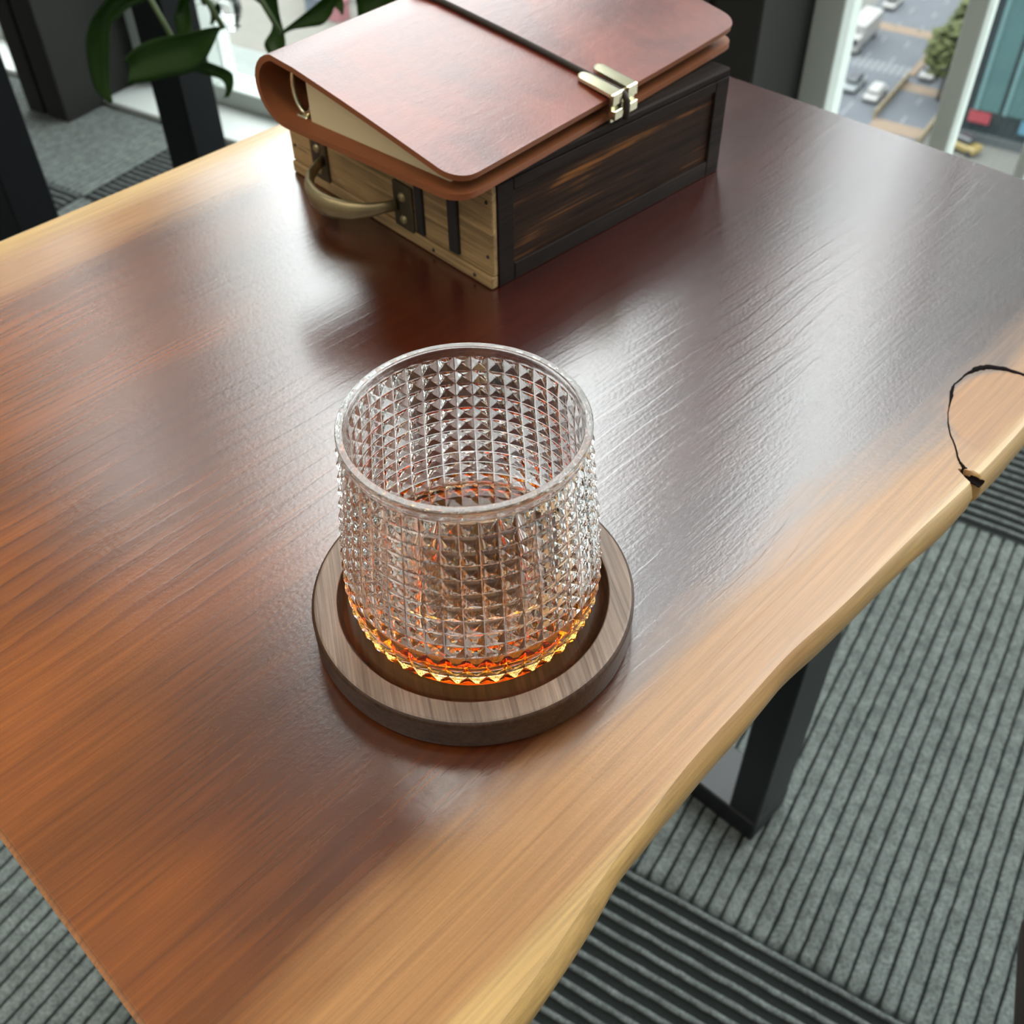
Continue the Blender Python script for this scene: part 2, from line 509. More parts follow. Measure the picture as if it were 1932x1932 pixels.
TILE = 0.6035
PITCH = TILE / 42
def carpet_mesh(kind, la, lb):
    """one carpet tile, local x along the window wall; ribs run along local y (kind A) or x (kind B)"""
    if kind == 'A':
        prof = [(0.00, 0.0), (0.06, 0.0), (0.15, 0.0021), (0.30, 0.0028), (0.74, 0.0028), (0.91, 0.0021)]
        L, W = la, lb
    else:
        prof = [(0.00, 0.0004), (0.30, 0.0006), (0.52, 0.0008), (0.62, 0.0029), (0.76, 0.0032), (0.88, 0.0026)]
        L, W = lb, la
    nr = max(1, round(W / PITCH))
    seg = max(6, int(L / 0.012))
    cols = []
    for r in range(nr):
        for (f, h) in prof: cols.append(((r + f) * PITCH, h, r))
    cols.append((nr * PITCH, 0.0, nr))
    vs, fs = [], []
    for k in range(seg + 1):
        y = L * k / seg
        edge = 0.35 if k in (0, seg) else 1.0
        for i, (x, h, r) in enumerate(cols):
            wv = 0.0 if i in (0, len(cols) - 1) else 0.0011 * noise.noise((r * 7.3, y * 55, 1.7 if kind == 'A' else 9.1))
            hh = h * edge * (1 + 0.22 * noise.noise((r * 3.1, y * 120, x * 300)))
            vs.append((x + wv, y, hh) if kind == 'A' else (y, x + wv, hh))
    n = len(cols)
    for k in range(seg):
        for i in range(n - 1):
            q = (k * n + i, k * n + i + 1, (k + 1) * n + i + 1, (k + 1) * n + i)
            fs.append(q if kind == 'A' else q[::-1])
    me = bpy.data.meshes.new('carpet_tile')
    me.from_pydata(vs, [], fs)
    me.polygons.foreach_set('use_smooth', [True] * len(fs))
    me.materials.append(M_carpA if kind == 'A' else M_carpB)
    return me
GAP = 0.0006
meshes = {}
for row in range(-2, 2):
    a0 = 0.421 + (row) * TILE
    la = TILE if row < 1 else 1.304 - a0
    for col in range(-5, 5):
        b0 = -1.537 + (col + 2) * TILE
        kind = 'A' if (col + row) % 2 == 0 else 'B'
        key = (kind, round(la, 3))
        if key not in meshes: meshes[key] = carpet_mesh(kind, la - GAP, TILE - GAP)
        o = bpy.data.objects.new('carpet_tile', meshes[key])
        C.objects.link(o)
        o.parent = floor
        o.location = (b0, a0, FLOOR - 0.0035)

# window fins (dark mullions), frames and panes
FB = [-0.417 + 1.364 * i for i in range(-3, 4)]
for i, fb in enumerate(FB):
    m = MB()
    m.box(fb - 0.114, fb - 0.066, 1.209, 1.46, FLOOR - 0.002, CEIL, bev=0.002)
    m.box(fb - 0.058, fb, 1.209, 1.46, FLOOR - 0.004, CEIL, bev=0.002)
    m.box(fb - 0.068, fb - 0.056, 1.219, 1.45, FLOOR - 0.004, CEIL)
    o = room_struct('trim_%d' % (i + 1), m, M_fin, label='dark metal fin between the window bays')
ZB, ZT = FLOOR + 0.008, CEIL
for i in range(len(FB)):
    f0 = FB[i]
    f1 = FB[i + 1] - 0.114 if i + 1 < len(FB) else B1
    root = thing('window_%d' % (i + 1), None, None, room(f0, GLASS_A, 0), ROOM, kind='structure')
    wd = f1 - f0
    m = MB().box(0, 0.040, -0.02, 0.06, ZB, ZT, bev=0.002)
    m.box(wd - 0.03, wd, -0.02, 0.06, ZB, ZT, bev=0.002)
    m.box(0.04, wd - 0.03, -0.015, 0.05, ZB, ZB + 0.035, bev=0.002)
    m.box(0.04, wd - 0.03, -0.015, 0.05, ZT - 0.03, ZT)
    m.build('window_frame', M_alu, root)
    MB().box(0.186, 0.210, -0.02, 0.05, ZB + 0.035, ZT - 0.03, bev=0.002).build('mullion', M_alu, root)
    if i == 3:
        MB().box(0.300, 0.314, -0.02, 0.03, ZB + 0.035, ZT - 0.03, bev=0.002).build('casement_stile', M_alu, root)
    MB().box(0.04, 0.186, 0.012, 0.018, ZB + 0.035, ZT - 0.03).build('pane', M_pane, root)
    MB().box(0.210, wd - 0.03, 0.012, 0.018, ZB + 0.035, ZT - 0.03).build('pane', M_pane, root)

# ------------------------------------------------------------------ live-edge side table
TY = R(45.2551)
table = thing('side_table', 'live edge wooden side table on a black steel frame holding the glass', 'table', (0, 0, 0), TY)
crease = [(-0.0025, 0.0600), (0.03, 0.0615), (0.0606, 0.0641), (0.0683, 0.0648), (0.0795, 0.0661), (0.0918, 0.0680), (0.1009, 0.0695), (0.1107, 0.0713), (0.122, 0.0716),
          (0.1396, 0.0740), (0.1554, 0.0749), (0.1708, 0.0750), (0.1863, 0.0753), (0.1978, 0.0757), (0.2056, 0.0757), (0.2166, 0.0746), (0.2226, 0.0743), (0.2379, 0.0735),
          (0.2562, 0.0731), (0.2753, 0.0727), (0.294, 0.0717), (0.3060, 0.0712), (0.3226, 0.0705), (0.3525, 0.0706), (0.40, 0.073), (0.46, 0.079), (0.5415, 0.080)]
outer = [(-0.0025, 0.0588), (0.03, 0.0605), (0.0668, 0.0633), (0.0778, 0.0642), (0.0913, 0.0668), (0.1006, 0.0685), (0.1127, 0.0711), (0.1202, 0.0720), (0.1344, 0.0728),
         (0.1508, 0.0734), (0.1666, 0.0737), (0.1801, 0.0738), (0.1928, 0.0748), (0.2018, 0.0757), (0.2068, 0.0763), (0.2123, 0.0764), (0.2229, 0.0754), (0.2353, 0.0743),
         (0.2488, 0.0728), (0.2675, 0.0720), (0.2855, 0.0707), (0.3068, 0.0698), (0.3261, 0.0698), (0.3623, 0.0702), (0.42, 0.074), (0.5415, 0.079)]
def interp(tab, x):
    for i in range(len(tab) - 1):
        if x <= tab[i + 1][0]:
            (x0, y0), (x1, y1) = tab[i], tab[i + 1]
            f = max(0, min(1, (x - x0) / (x1 - x0)))
            return y0 + (y1 - y0) * f
    return tab[-1][1]
def smooth_interp(tab, x): return sum(interp(tab, x + d) * w_ for d, w_ in ((-0.008, .2), (-0.004, .2), (0, .2), (0.004, .2), (0.008, .2)))
U0, U1, N1 = -0.0025, 0.5415, 0.4965
us = sorted(set([U0, U0 + 0.0004, U0 + 0.0016, U1 - 0.0016, U1 - 0.0004, U1] + [U0 + (U1 - U0) * k / 170 for k in range(1, 170)] + [0.3168 + d * 0.0006 for d in range(-10, 11)]))
vs, fs = [], []
for u in us:
    d = min(u - U0, U1 - u)
    rz = 0.0 if d >= 0.0016 else (0.0016 - d) * 0.75
    nc = smooth_interp(crease, u)
    no = min(nc - 0.0004, smooth_interp(outer, u))
    g = math.exp(-((u - 0.3168) / 0.0017) ** 2)
    wv = 0.0008 * noise.noise((u * 40, 2.2, 0))
    ring_ = [(N1 - 0.004, -0.034), (N1 - 0.0005, -0.031), (N1, -0.003), (N1 - 0.0010, -0.0008), (N1 - 0.003, 0.0),
             (nc + 0.0042 + g * 0.0045, 0.0), (nc + 0.0018 + g * 0.0062, -0.0004 - g * 0.003), (nc + 0.0005 + g * 0.0070, -0.0022 - g * 0.004), (no + g * 0.007, -0.0065), (no + wv + g * 0.0065, -0.0125),
             (no + 0.0035 + g * 0.004, -0.0180), (no + 0.011, -0.0270), (no + 0.018, -0.034)]
    for (n_, z_) in ring_:
        vs.append((u, n_, z_ - (rz if z_ > -0.01 else 0)))
m_ = len(ring_)
for k in range(len(us) - 1):
    for i in range(m_):
        j = (i + 1) % m_
        fs.append((k * m_ + i, (k + 1) * m_ + i, (k + 1) * m_ + j, k * m_ + j))
fs.append(tuple(range(m_)))
fs.append(tuple(range((len(us) - 1) * m_ + m_ - 1, (len(us) - 1) * m_ - 1, -1)))
top = MB().add(vs, fs, False)
top.sm = [(i % m_) != 4 for i in range(len(fs) - 2)] + [False, False]
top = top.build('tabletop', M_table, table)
top['label'] = 'red-brown live edge slab with tan sapwood edges and a knot'
try:
    bpy.context.view_layer.objects.active = top
    mod = top.modifiers.new('auto', 'EDGE_SPLIT'); mod.split_angle = R(40)
except Exception: pass
# dark crack that rings the knot
ck = [(0.3865, 0.0800, .0010), (0.3868, 0.0854, .0012), (0.3864, 0.0890, .0016), (0.3851, 0.0940, .0024), (0.3822, 0.0990, .0028), (0.3772, 0.1026, .0026), (0.3725, 0.1036, .0012), (0.3691, 0.1042, .0007),
      (0.3621, 0.1044, .0006), (0.3580, 0.1034, .0012), (0.3547, 0.1022, .0014), (0.3495, 0.0997, .0006), (0.3420, 0.0970, .0003), (0.3379, 0.0946, .0005), (0.3303, 0.0887, .0005), (0.3229, 0.0830, .0006),
      (0.3196, 0.0796, .0010), (0.3182, 0.0775, .0020), (0.3171, 0.0752, .0024), (0.3168, 0.0716, .0028), (0.3168, 0.0690, .0030)]
fine_ = []
for i in range(len(ck) - 1):
    for k in range(5):
        f = k / 5
        p = [ck[i][q] + (ck[i + 1][q] - ck[i][q]) * f for q in range(3)]
        p[0] += 0.0004 * noise.noise((i * 1.3 + f, 4.4, 0)); p[1] += 0.0004 * noise.noise((i * 1.3 + f, 9.4, 0))
        fine_.append(p)
cvs, cfs = [], []
for i, p in enumerate(fine_):
    q0, q1 = fine_[max(0, i - 1)], fine_[min(len(fine_) - 1, i + 1)]
    t_ = Vector((q1[0] - q0[0], q1[1] - q0[1])).normalized()
    nx, ny = -t_.y, t_.x
    h_ = p[2] * 0.72 * (1 + 0.5 * noise.noise((i * 0.8, 0, 3)))
    zt = 0.00018 if p[1] > 0.0775 else -0.0022
    for s_, z_ in ((-1, -0.0012), (-0.7, zt), (0.7, zt), (1, -0.0012)):
        cvs.append((p[0] + nx * h_ * s_, p[1] + ny * h_ * s_, z_))
for i in range(len(fine_) - 1):
    for k in range(3): cfs.append((i * 4 + k, i * 4 + k + 1, (i + 1) * 4 + k + 1, (i + 1) * 4 + k))
o = MB().add(cvs, cfs, True).build('crack', M_crack, table)
o['label'] = 'dark crack curving round the knot'
# steel frames under the top
def frame(u):
    m = MB().box(u, u + 0.053, 0.1675, 0.1975, FLOOR + 0.030, -0.040, bev=0.0015)
    m.build('leg', M_black, table)
    MB().box(u, u + 0.053, 0.4350, 0.4650, FLOOR + 0.030, -0.040, bev=0.0015).build('leg', M_black, table)
    MB().box(u, u + 0.056, 0.1675, 0.4650, FLOOR, FLOOR + 0.030, bev=0.0015).build('foot_bar', M_black, table)
    MB().box(u, u + 0.053, 0.1675, 0.4650, -0.040, -0.034).build('mounting_plate', M_black, table)
frame(0.4787)
frame(0.005)

# ------------------------------------------------------------------ coaster
CX, CY = -0.0129, 0.2162
coaster = thing('coaster', 'round walnut coaster with a shallow recess under the glass', 'coaster', (CX, CY, 0), R(12))
pr = [(0.0, 0.0), (0.0495, 0.0), (0.0505, 0.0006), (0.0514, 0.0020), (0.0516, 0.0030), (0.0516, 0.0034), (0.0516, 0.0118), (0.0516, 0.0121), (0.0513, 0.0128), (0.0506, 0.0132), (0.0500, 0.0134), (0.0498, 0.0134),
      (0.0440, 0.0134), (0.0438, 0.0134), (0.0435, 0.0132), (0.0431, 0.0126), (0.0426, 0.0112), (0.0418, 0.0098), (0.0406, 0.0088), (0.0392, 0.0084), (0.0388, 0.0084), (0.0, 0.0084)]
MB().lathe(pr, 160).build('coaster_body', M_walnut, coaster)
cm = coaster.children[0].data                    # the side and the recess take a darker walnut than the top ring
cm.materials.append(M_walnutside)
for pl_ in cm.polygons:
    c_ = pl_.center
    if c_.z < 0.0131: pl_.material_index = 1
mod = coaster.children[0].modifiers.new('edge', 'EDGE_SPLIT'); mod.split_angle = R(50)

# ------------------------------------------------------------------ whisky tumbler
glass = thing('whisky_tumbler', 'clear tumbler with a pyramid stud pattern and a little whisky standing on the coaster', 'glass', (CX + 0.0003, CY, 0), R(-90 + 2.4 + 4.3))
NC, NR = 42, 13
PZ0, PZ1 = 0.0128, 0.0797
Rt = [(0.0095, 0.0362), (0.0128, 0.0366), (0.0165, 0.0378), (0.020, 0.0386), (0.026, 0.0391), (0.034, 0.0388), (0.044, 0.0379), (0.052, 0.0371), (0.060, 0.0362), (0.068, 0.0354), (0.076, 0.0347), (0.0797, 0.03455), (0.085, 0.0347)]
def Rg(z): return interp(Rt, z)
GA, GZ, PH = 0.0042, 0.00016, 0.00108      # groove half-widths and stud height
gv, gf, gs = [], [], []
def V(r, th, z):
    gv.append((r * math.cos(th), r * math.sin(th), z)); return len(gv) - 1
dth = 2 * PI / NC
def ringv(r, z):
    out = []
    for j in range(NC):
        out += [V(r, j * dth + GA, z), V(r, (j + .5) * dth, z), V(r, (j + 1) * dth - GA, z)]
    return out
rings = []
zs = []
dz = (PZ1 - PZ0) / NR
for k in range(NR):
    lo_ = PZ0 + k * dz + GZ; hi_ = PZ0 + (k + 1) * dz - GZ
    rings.append((ringv(Rg(lo_), lo_), ringv(Rg(hi_), hi_), (lo_ + hi_) / 2))
n3 = NC * 3
def band(r0, r1, sm):
    for i in range(n3):
        j = (i + 1) % n3
        gf.append((r0[i], r0[j], r1[j], r1[i])); gs.append(sm)
for k, (r0, r1, zm) in enumerate(rings):
    zl = PZ0 + k * dz + GZ; zh = PZ0 + (k + 1) * dz - GZ
    for j in range(NC):
        a, b, c = r0[3 * j], r0[3 * j + 1], r0[3 * j + 2]
        d, e, f = r1[3 * j], r1[3 * j + 1], r1[3 * j + 2]
        e2 = 0.055
        th = (j + .5) * dth
        rr = Rg(zm) + PH
        ww = 0.0032 / 0.037 * 0.13; hz = dz * 0.06
        q = [V(rr, th - ww, zm - hz), V(rr, th + ww, zm - hz), V(rr, th + ww, zm + hz), V(rr, th - ww, zm + hz)]
        for ff in ((a, b, q[1], q[0]), (b, c, q[1]), (c, f, q[2], q[1]), (f, e, q[3], q[2]), (e, d, q[3]), (d, a, q[0], q[3]), tuple(q)):
            gf.append(ff); gs.append(False)
        nj = (j + 1) % NC
        gf.append((c, r0[3 * nj], r1[3 * nj], f)); gs.append(False)
    if k: band(rings[k - 1][1], r0, False)
prev = rings[-1][1]
for (r, z) in [(0.03475, 0.0806), (0.0352, 0.0822), (0.03525, 0.0832), (0.03515, 0.0836), (0.0349, 0.0839), (0.0332, 0.0839), (0.03295, 0.0837), (0.0328, 0.0832), (0.03275, 0.0824)]:
    nx_ = ringv(r, z); band(prev, nx_, (r, z) != (0.0332, 0.0839)); prev = nx_
WALL = 0.0025
inner_prof = [(Rg(z) - WALL, z) for z in (0.076, 0.068, 0.060, 0.052, 0.044, 0.036, 0.030, 0.0225)]
rb = inner_prof[-1][0]
ZI = 0.0135
for k in range(1, 8):
    a = k / 7 * PI / 2
    inner_prof.append((rb - 0.008 * (1 - math.cos(a)), ZI + 0.009 * (1 - math.sin(a))))
inner_prof += [(0.018, ZI - 0.0002), (0.006, ZI + 0.0002)]
lv = 0.0250                                         # whisky level
ZC = lv + 0.0007                                    # where it climbs the wall
above = [(r, z) for r, z in inner_prof if z > ZC + 0.0004]
below = [(r, z) for r, z in inner_prof if z < ZC - 0.0004]
rcont = interp(sorted([(z, r) for r, z in inner_prof if z > 0.0220]), ZC)
for (r, z) in above + [(rcont, ZC)]:
    nx_ = ringv(r, z); band(prev, nx_, True); prev = nx_
prev = rings[0][0]
for (r, z) in [(0.0364, 0.0121), (0.0358, 0.0106), (0.0346, 0.0092), (0.0330, 0.0085), (0.0310, 0.0085), (0.0285, 0.0092), (0.0240, 0.0098), (0.010, 0.0100)]:
    nx_ = ringv(r, z); band(nx_, prev, True); prev = nx_
c_ = V(0, 0, 0.0100)
for i in range(n3): gf.append((prev[(i + 1) % n3], prev[i], c_)); gs.append(True)
gb = MB(); gb.v, gb.f, gb.sm = gv, gf, gs
gl = gb.build('tumbler_body', M_glass, glass, fix=False)
# whisky: its side and bottom are the very surface where glass meets liquid, so the tumbler's own inside ends at the liquid line
gv, gf, gs = [], [], []
c_ = V(0, 0, ZI + 0.0003)
low = [ringv(r, z) for r, z in below[::-1]] + [ringv(rcont, ZC)]
for i in range(n3): gf.append((c_, low[0][(i + 1) % n3], low[0][i])); gs.append(True)
for k in range(len(low) - 1): band(low[k], low[k + 1], True)
nif = len(gf)
prev = low[-1]
for (r, z) in ((rcont - 0.0004, lv + 0.0003), (rcont - 0.0011, lv + 0.0001), (rcont - 0.0024, lv), (0.012, lv)):
    nx_ = ringv(r, z); band(prev, nx_, True); prev = nx_
c_ = V(0, 0, lv)
for i in range(n3): gf.append((prev[i], prev[(i + 1) % n3], c_)); gs.append(True)
gb = MB(); gb.v, gb.f, gb.sm = gv, gf, gs
liq = gb.build('whisky', M_whisky, glass, fix=False)
at_ = liq.data.attributes.new('against_glass', 'FLOAT', 'FACE')
at_.data.foreach_set('value', [1.0 if i < nif else 0.0 for i in range(len(gf))])
liq['label'] = 'amber whisky at the bottom of the tumbler'

# ------------------------------------------------------------------ wooden case
BY = R(42.5153)
cb, sb = math.cos(BY), math.sin(BY)
def pq(p, q, z=0): return Vector((p * cb - q * sb, p * sb + q * cb, z))
P0, P1, Q0, Q1, HB = 0.2680, 0.4271, 0.3014, 0.4580, 0.0542
case = thing('wooden_case', 'small dark wooden suitcase box with a brass handle under the notebook', 'case', pq(P0, Q0, 0), BY)
LX, LY = P1 - P0, Q1 - Q0
MB().box(0.0022, LX - 0.001, 0.0022, LY, 0.0, HB - 0.004, bev=0.0008).build('case_body', M_boxdark, case)
MB().box(0.0, LX, 0.0, LY, HB - 0.004, HB, bev=0.0008).build('lid_board', M_boxdark, case)
# tan front board, its lower rail and strips
MB().box(0.0, 0.0030, 0.0004, LY - 0.0004, 0.0066, HB - 0.0042, bev=0.0005).build('front_board', M_boxlight, case)
MB().box(-0.0012, 0.0030, 0.0004, LY - 0.0004, 0.0002, 0.0064, bev=0.0006).build('front_rail', M_boxlight, case)
MB().box(-0.0018, 0.0012, 0.0225, 0.0292, 0.0085, HB - 0.0042, bev=0.0005).build('strap_and_shade_bar', M_strapshade, case)
MB().box(-0.0018, 0.0012, 0.1275, 0.1342, 0.0085, HB - 0.0042, bev=0.0005).build('strap_and_shade_bar', M_strapshade, case)
MB().box(-0.0016, 0.0012, 0.0475, 0.0530, 0.0075, 0.0330, bev=0.0005).build('strap_and_shade_bar', M_strapshade, case)  # dark bar standing in for the shadow beside the handle plate
nail = MB().lathe([(0.0, 0.0006), (0.0007, 0.0005), (0.0010, 0.0)], 10, T=Matrix.Rotation(R(-90), 4, 'Y'))
n0 = nail.build('nail', M_strapshade, case, (0.0, 0.0038, 0.0423))
for yy, zz in ((0.0038, 0.0157), (0.0411, 0.0033), (0.012, 0.0033), (LY - 0.004, 0.0423), (LY - 0.004, 0.0157)):
    copy_part(n0, case, (0.0 if zz > 0.007 else -0.0012, yy, zz))
# side: dark stiles and rails round a worn panel
for (x0, x1, z0, z1, nm) in ((0.0, 0.0128, 0.0, HB - 0.0042, 'side_stile'), (LX - 0.0100, LX, 0.0, HB - 0.0042, 'side_stile'),
                             (0.0128, LX - 0.0100, HB - 0.0095, HB - 0.0042, 'side_rail'), (0.0128, LX - 0.0100, 0.0, 0.0085, 'side_rail')):
    MB().box(x0 + (0.0031 if x0 == 0 else 0), x1, 0.0, 0.0024, z0, z1, bev=0.0004).build(nm, M_boxdark, case)
MB().box(0.0128, LX - 0.0100, 0.0014, 0.0026, 0.0085, HB - 0.0095).build('side_panel', M_boxpanel, case)
# bow handle
hd = [(-0.0020, 0.0660, 0.0170), (-0.0070, 0.0690, 0.0165), (-0.0130, 0.0735, 0.0155), (-0.0190, 0.0810, 0.0145), (-0.0225, 0.0900, 0.0140), (-0.0235, 0.0970, 0.0140), (-0.0225, 0.1040, 0.0140),
      (-0.0195, 0.1125, 0.0148), (-0.0140, 0.1195, 0.0160), (-0.0070, 0.1235, 0.0170), (-0.0020, 0.1255, 0.0175)]
hh = MB().tube(hd, [0.0030, 0.0030, 0.0038, 0.0050, 0.0058, 0.0060, 0.0058, 0.0048, 0.0036, 0.0030, 0.0030], 12, flat=(0.55, 1.0))
handle = hh.build('handle', M_brass, case)
for y0, y1 in ((0.0550, 0.0690), (0.1225, 0.1360)):
    pl = MB().box(-0.0016, 0.0004, y0, y1, 0.0055, 0.0290, bev=0.0005).build('handle_plate', M_brassdark, handle)
sc0 = None
for y_ in (0.0618, 0.1295):
    for z_ in (0.0108, 0.0225):
        if sc0 is None:
            sc0 = MB().lathe([(0.0, 0.0016), (0.0012, 0.0015), (0.0021, 0.0009), (0.0025, 0.0)], 14, T=Matrix.Rotation(R(-90), 4, 'Y')).build('screw', M_brass, handle, (-0.0015, y_, z_))
        else: copy_part(sc0, handle, (-0.0015, y_, z_))

# ------------------------------------------------------------------ notebook
NBY = BY + R(5.9)
nb = thing('leather_notebook', 'red-brown leather ring notebook lying shut on the wooden case', 'notebook', pq(0.2440, 0.2938, HB + 0.0001), NBY)
NL, NW = 0.2055, 0.122
TH = 0.0027
def section():
    """centre line of the cover: lower board, round spine, upper board (y across, z up)"""
    pts = []
    zb = 0.0017
    YS = [0, .0005, .0012, .0022, .0034, .0048, .0064, .0082, .011, .02, .035, .05, .065, .08, .095, .106]
    for y_ in YS: pts.append((y_, zb))
    cy_, r0, zc = 0.106, 0.0155, zb + 0.0150
    for k in range(1, 14):
        a = -PI / 2 + PI * k / 14
        pts.append((cy_ + 0.016 * math.cos(a), zc + 0.0150 * math.sin(a)))
    for y_ in YS[::-1][1:]:
        f = 1 - y_ / 0.106
        z_ = 0.0095 + (zc + 0.0150 - 0.0095) * (1 - f) ** 1.05 + 0.0010 * math.sin(PI * (1 - f))
        pts.append((y_, z_))
    return pts
sec = section()
NTs = 30
rc = 0.011
gridv = {}
cvs, cfs = [], []
def cov(s, tt):
    y, z = sec[s]
    # rounded corners at the fore edges
    lowside = s < len(sec) // 2
    d = y
    ins = rc - math.sqrt(max(0, rc * rc - (rc - d) ** 2)) if d < rc else 0.0
    x = ins + (NL - 2 * ins) * tt
    far = max(0, (x - 0.12) / 0.085)
    if lowside: z += 0.0010 * far * far * max(0, 1 - y / 0.05)
    else: z += 0.0016 * far * far * max(0, 1 - y / 0.07)
    return Vector((x, y, z))
S = len(sec)
for side in (0, 1):
    for s in range(S):
        y0, z0 = sec[max(0, s - 1)]; y1, z1 = sec[min(S - 1, s + 1)]
        t_ = Vector((0, y1 - y0, z1 - z0)).normalized()
        nrm = Vector((0, t_.z, -t_.y))
        for k in range(NTs + 1):
            f = k / NTs
            p = cov(s, f) + nrm * (TH / 2 if side == 0 else -TH / 2)
            cvs.append(p)
def ci(side, s, k): return side * S * (NTs + 1) + s * (NTs + 1) + k
csm = []
for side in (0, 1):
    for s in range(S - 1):
        for k in range(NTs):
            cfs.append((ci(side, s, k), ci(side, s, k + 1), ci(side, s + 1, k + 1), ci(side, s + 1, k))); csm.append(True)
for s in range(S - 1):
    for k in (0, NTs):
        cfs.append((ci(0, s, k), ci(0, s + 1, k), ci(1, s + 1, k), ci(1, s, k))); csm.append(True)
for k in range(NTs):
    for s in (0, S - 1):
        cfs.append((ci(0, s, k), ci(0, s, k + 1), ci(1, s, k + 1), ci(1, s, k))); csm.append(True)
cb_ = MB(); cb_.v = [tuple(v) for v in cvs]; cb_.f = cfs; cb_.sm = csm
cover = cb_.build('cover', M_cover, nb)
cover.data.materials.append(M_inner)
nO = (S - 1) * NTs
for i, pl_ in enumerate(cover.data.polygons):
    if i >= nO: pl_.material_index = 1
mod = cover.modifiers.new('edge', 'EDGE_SPLIT'); mod.split_angle = R(55)
# page block
pv, pf = [], []
npg = 14
for x in (0.0085, NL - 0.007):
    for k in range(npg + 1):
        y = 0.013 + (0.0985 - 0.013) * k / npg
        zt = 0.0095 + (0.0312 - 0.0095) * (y / 0.106) ** 1.02 - 0.0028
        zt = min(zt, 0.0250)
        pv.append((x, y, 0.0030)); pv.append((x, y, max(zt, 0.0062)))
for k in range(npg):
    a, b, c, d = 2 * k, 2 * k + 1, 2 * k + 3, 2 * k + 2
    e = 2 * (npg + 1)
    pf += [(a, b, c, d), (a + e, d + e, c + e, b + e), (b, b + e, c + e, c), (a, d, d + e, a + e)]
e = 2 * (npg + 1)
pf += [(0, e, e + 1, 1), (2 * npg, 2 * npg + 1, 2 * npg + 1 + e, 2 * npg + e)]
MB().add(pv, pf, False).build('pages', M_pages, nb)
# ring binder rail and rings
MB().box(0.008, NL - 0.008, 0.1015, 0.1085, 0.0027, 0.0040, bev=0.0006).build('binder_rail', M_clip, nb)
for xx in (0.0105, 0.030, 0.050, 0.155, 0.175, 0.195):
    pts = []
    for k in range(21):
        a = 2 * PI * k / 20
        pts.append((xx, 0.1045 + 0.0062 * math.cos(a), 0.0152 + 0.0108 * math.sin(a)))
    MB().tube(pts, 0.0011, 8, caps=False).build('binder_ring', M_clip, nb)
# elastic cord
TB = 0.1045
loop = []
path = [(y, z) for (y, z) in sec]
for s, (y, z) in enumerate(path):
    y0, z0 = path[max(0, s - 1)]; y1, z1 = path[min(S - 1, s + 1)]
    t_ = Vector((0, y1 - y0, z1 - z0)).normalized()
    if s > 15:
        loop.append((TB - 0.0145 * max(0, y) / 0.106, y + t_.z * 0.0025, z - t_.y * 0.0025))
loop = loop + [(TB, -0.0036, 0.0112), (TB, -0.0052, 0.0085), (TB, -0.0054, 0.0040), (TB, -0.0050, 0.0006)]
o = MB().tube(loop, 0.00155, 8).build('elastic_cord', M_cord, nb)
# brass clip with a slot for the cord
m = MB()
def prong(x0, x1):
    zt = 0.0131; ln = 0.0175
    sl = 0.19
    pts = []
    w2 = (x1 - x0) / 2; cx_ = (x0 + x1) / 2
    poly = [(x0, -0.0030), (x1, -0.0030), (x1, ln - w2)]
    for k in range(1, 8):
        a = PI * k / 8
        poly.append((cx_ + w2 * math.cos(a), ln - w2 + w2 * math.sin(a)))
    poly.append((x0, ln - w2))
    n = len(poly)
    vs = [(x, y, zt + max(0, y) * sl - 0.0008) for x, y in poly] + [(x, y, zt + max(0, y) * sl + 0.0007) for x, y in poly]
    fs = [tuple(range(n - 1, -1, -1)), tuple(range(n, 2 * n))] + [(i, (i + 1) % n, n + (i + 1) % n, n + i) for i in range(n)]
    m.add(vs, fs)
    m.box(x0, x1, -0.0042, -0.0028, 0.0085, 0.0138, bev=0.0003)
prong(TB - 0.0092, TB - 0.0022)
prong(TB + 0.0022, TB + 0.0092)
m.box(TB - 0.0085, TB - 0.0026, -0.0052, -0.0026, 0.0022, 0.0066, bev=0.0003)
m.box(TB + 0.0026, TB + 0.0085, -0.0052, -0.0026, 0.0022, 0.0066, bev=0.0003)
m.box(TB - 0.0085, TB + 0.0085, -0.0030, -0.0018, 0.0008, 0.0130)
o = m.build('clip', M_clip, nb)
o['label'] = 'brass clip at the fore edge that holds the elastic cord'

# ------------------------------------------------------------------ neighbouring black-legged table, potted plant, glass bulb
nt_ = thing('plant_table', 'black steel table by the left window with only its legs in view', 'table', room(-1.40, 0.83, FLOOR), ROOM)
for (x, y) in ((0.213, -0.18), (0.213, 0.12), (-0.273, -0.18), (-0.273, 0.12)):
    MB().box(x, x + 0.060, y, y + 0.060, 0, 0.61, bev=0.002).build('leg', M_post, nt_)
MB().box(-0.30, 0.30, -0.22, 0.22, 0.61, 0.645, bev=0.003).build('tabletop', plain('dark_table_wood', (0.10, 0.04, 0.02), 0.4), nt_)
pot = thing('leafy_plant', 'green broad-leaved plant drooping in front of the left window', 'plant', room(-1.33, 0.83, FLOOR + 0.6455))
MB().lathe([(0.0, 0.0), (0.055, 0.0), (0.066, 0.006), (0.078, 0.12), (0.082, 0.135), (0.078, 0.137), (0.073, 0.125), (0.060, 0.02), (0.0, 0.018)], 40).build('pot', plain('white_ceramic', (0.7, 0.7, 0.68), 0.25), pot)
MB().lathe([(0.0, 0.118), (0.0715, 0.118), (0.0715, 0.112), (0.0, 0.112)], 40).build('soil', plain('potting_soil', (0.03, 0.02, 0.013), 0.95, 0, 0.1, 0.5, 200), pot)
PL = room(-1.33, 0.83, FLOOR + 0.645)
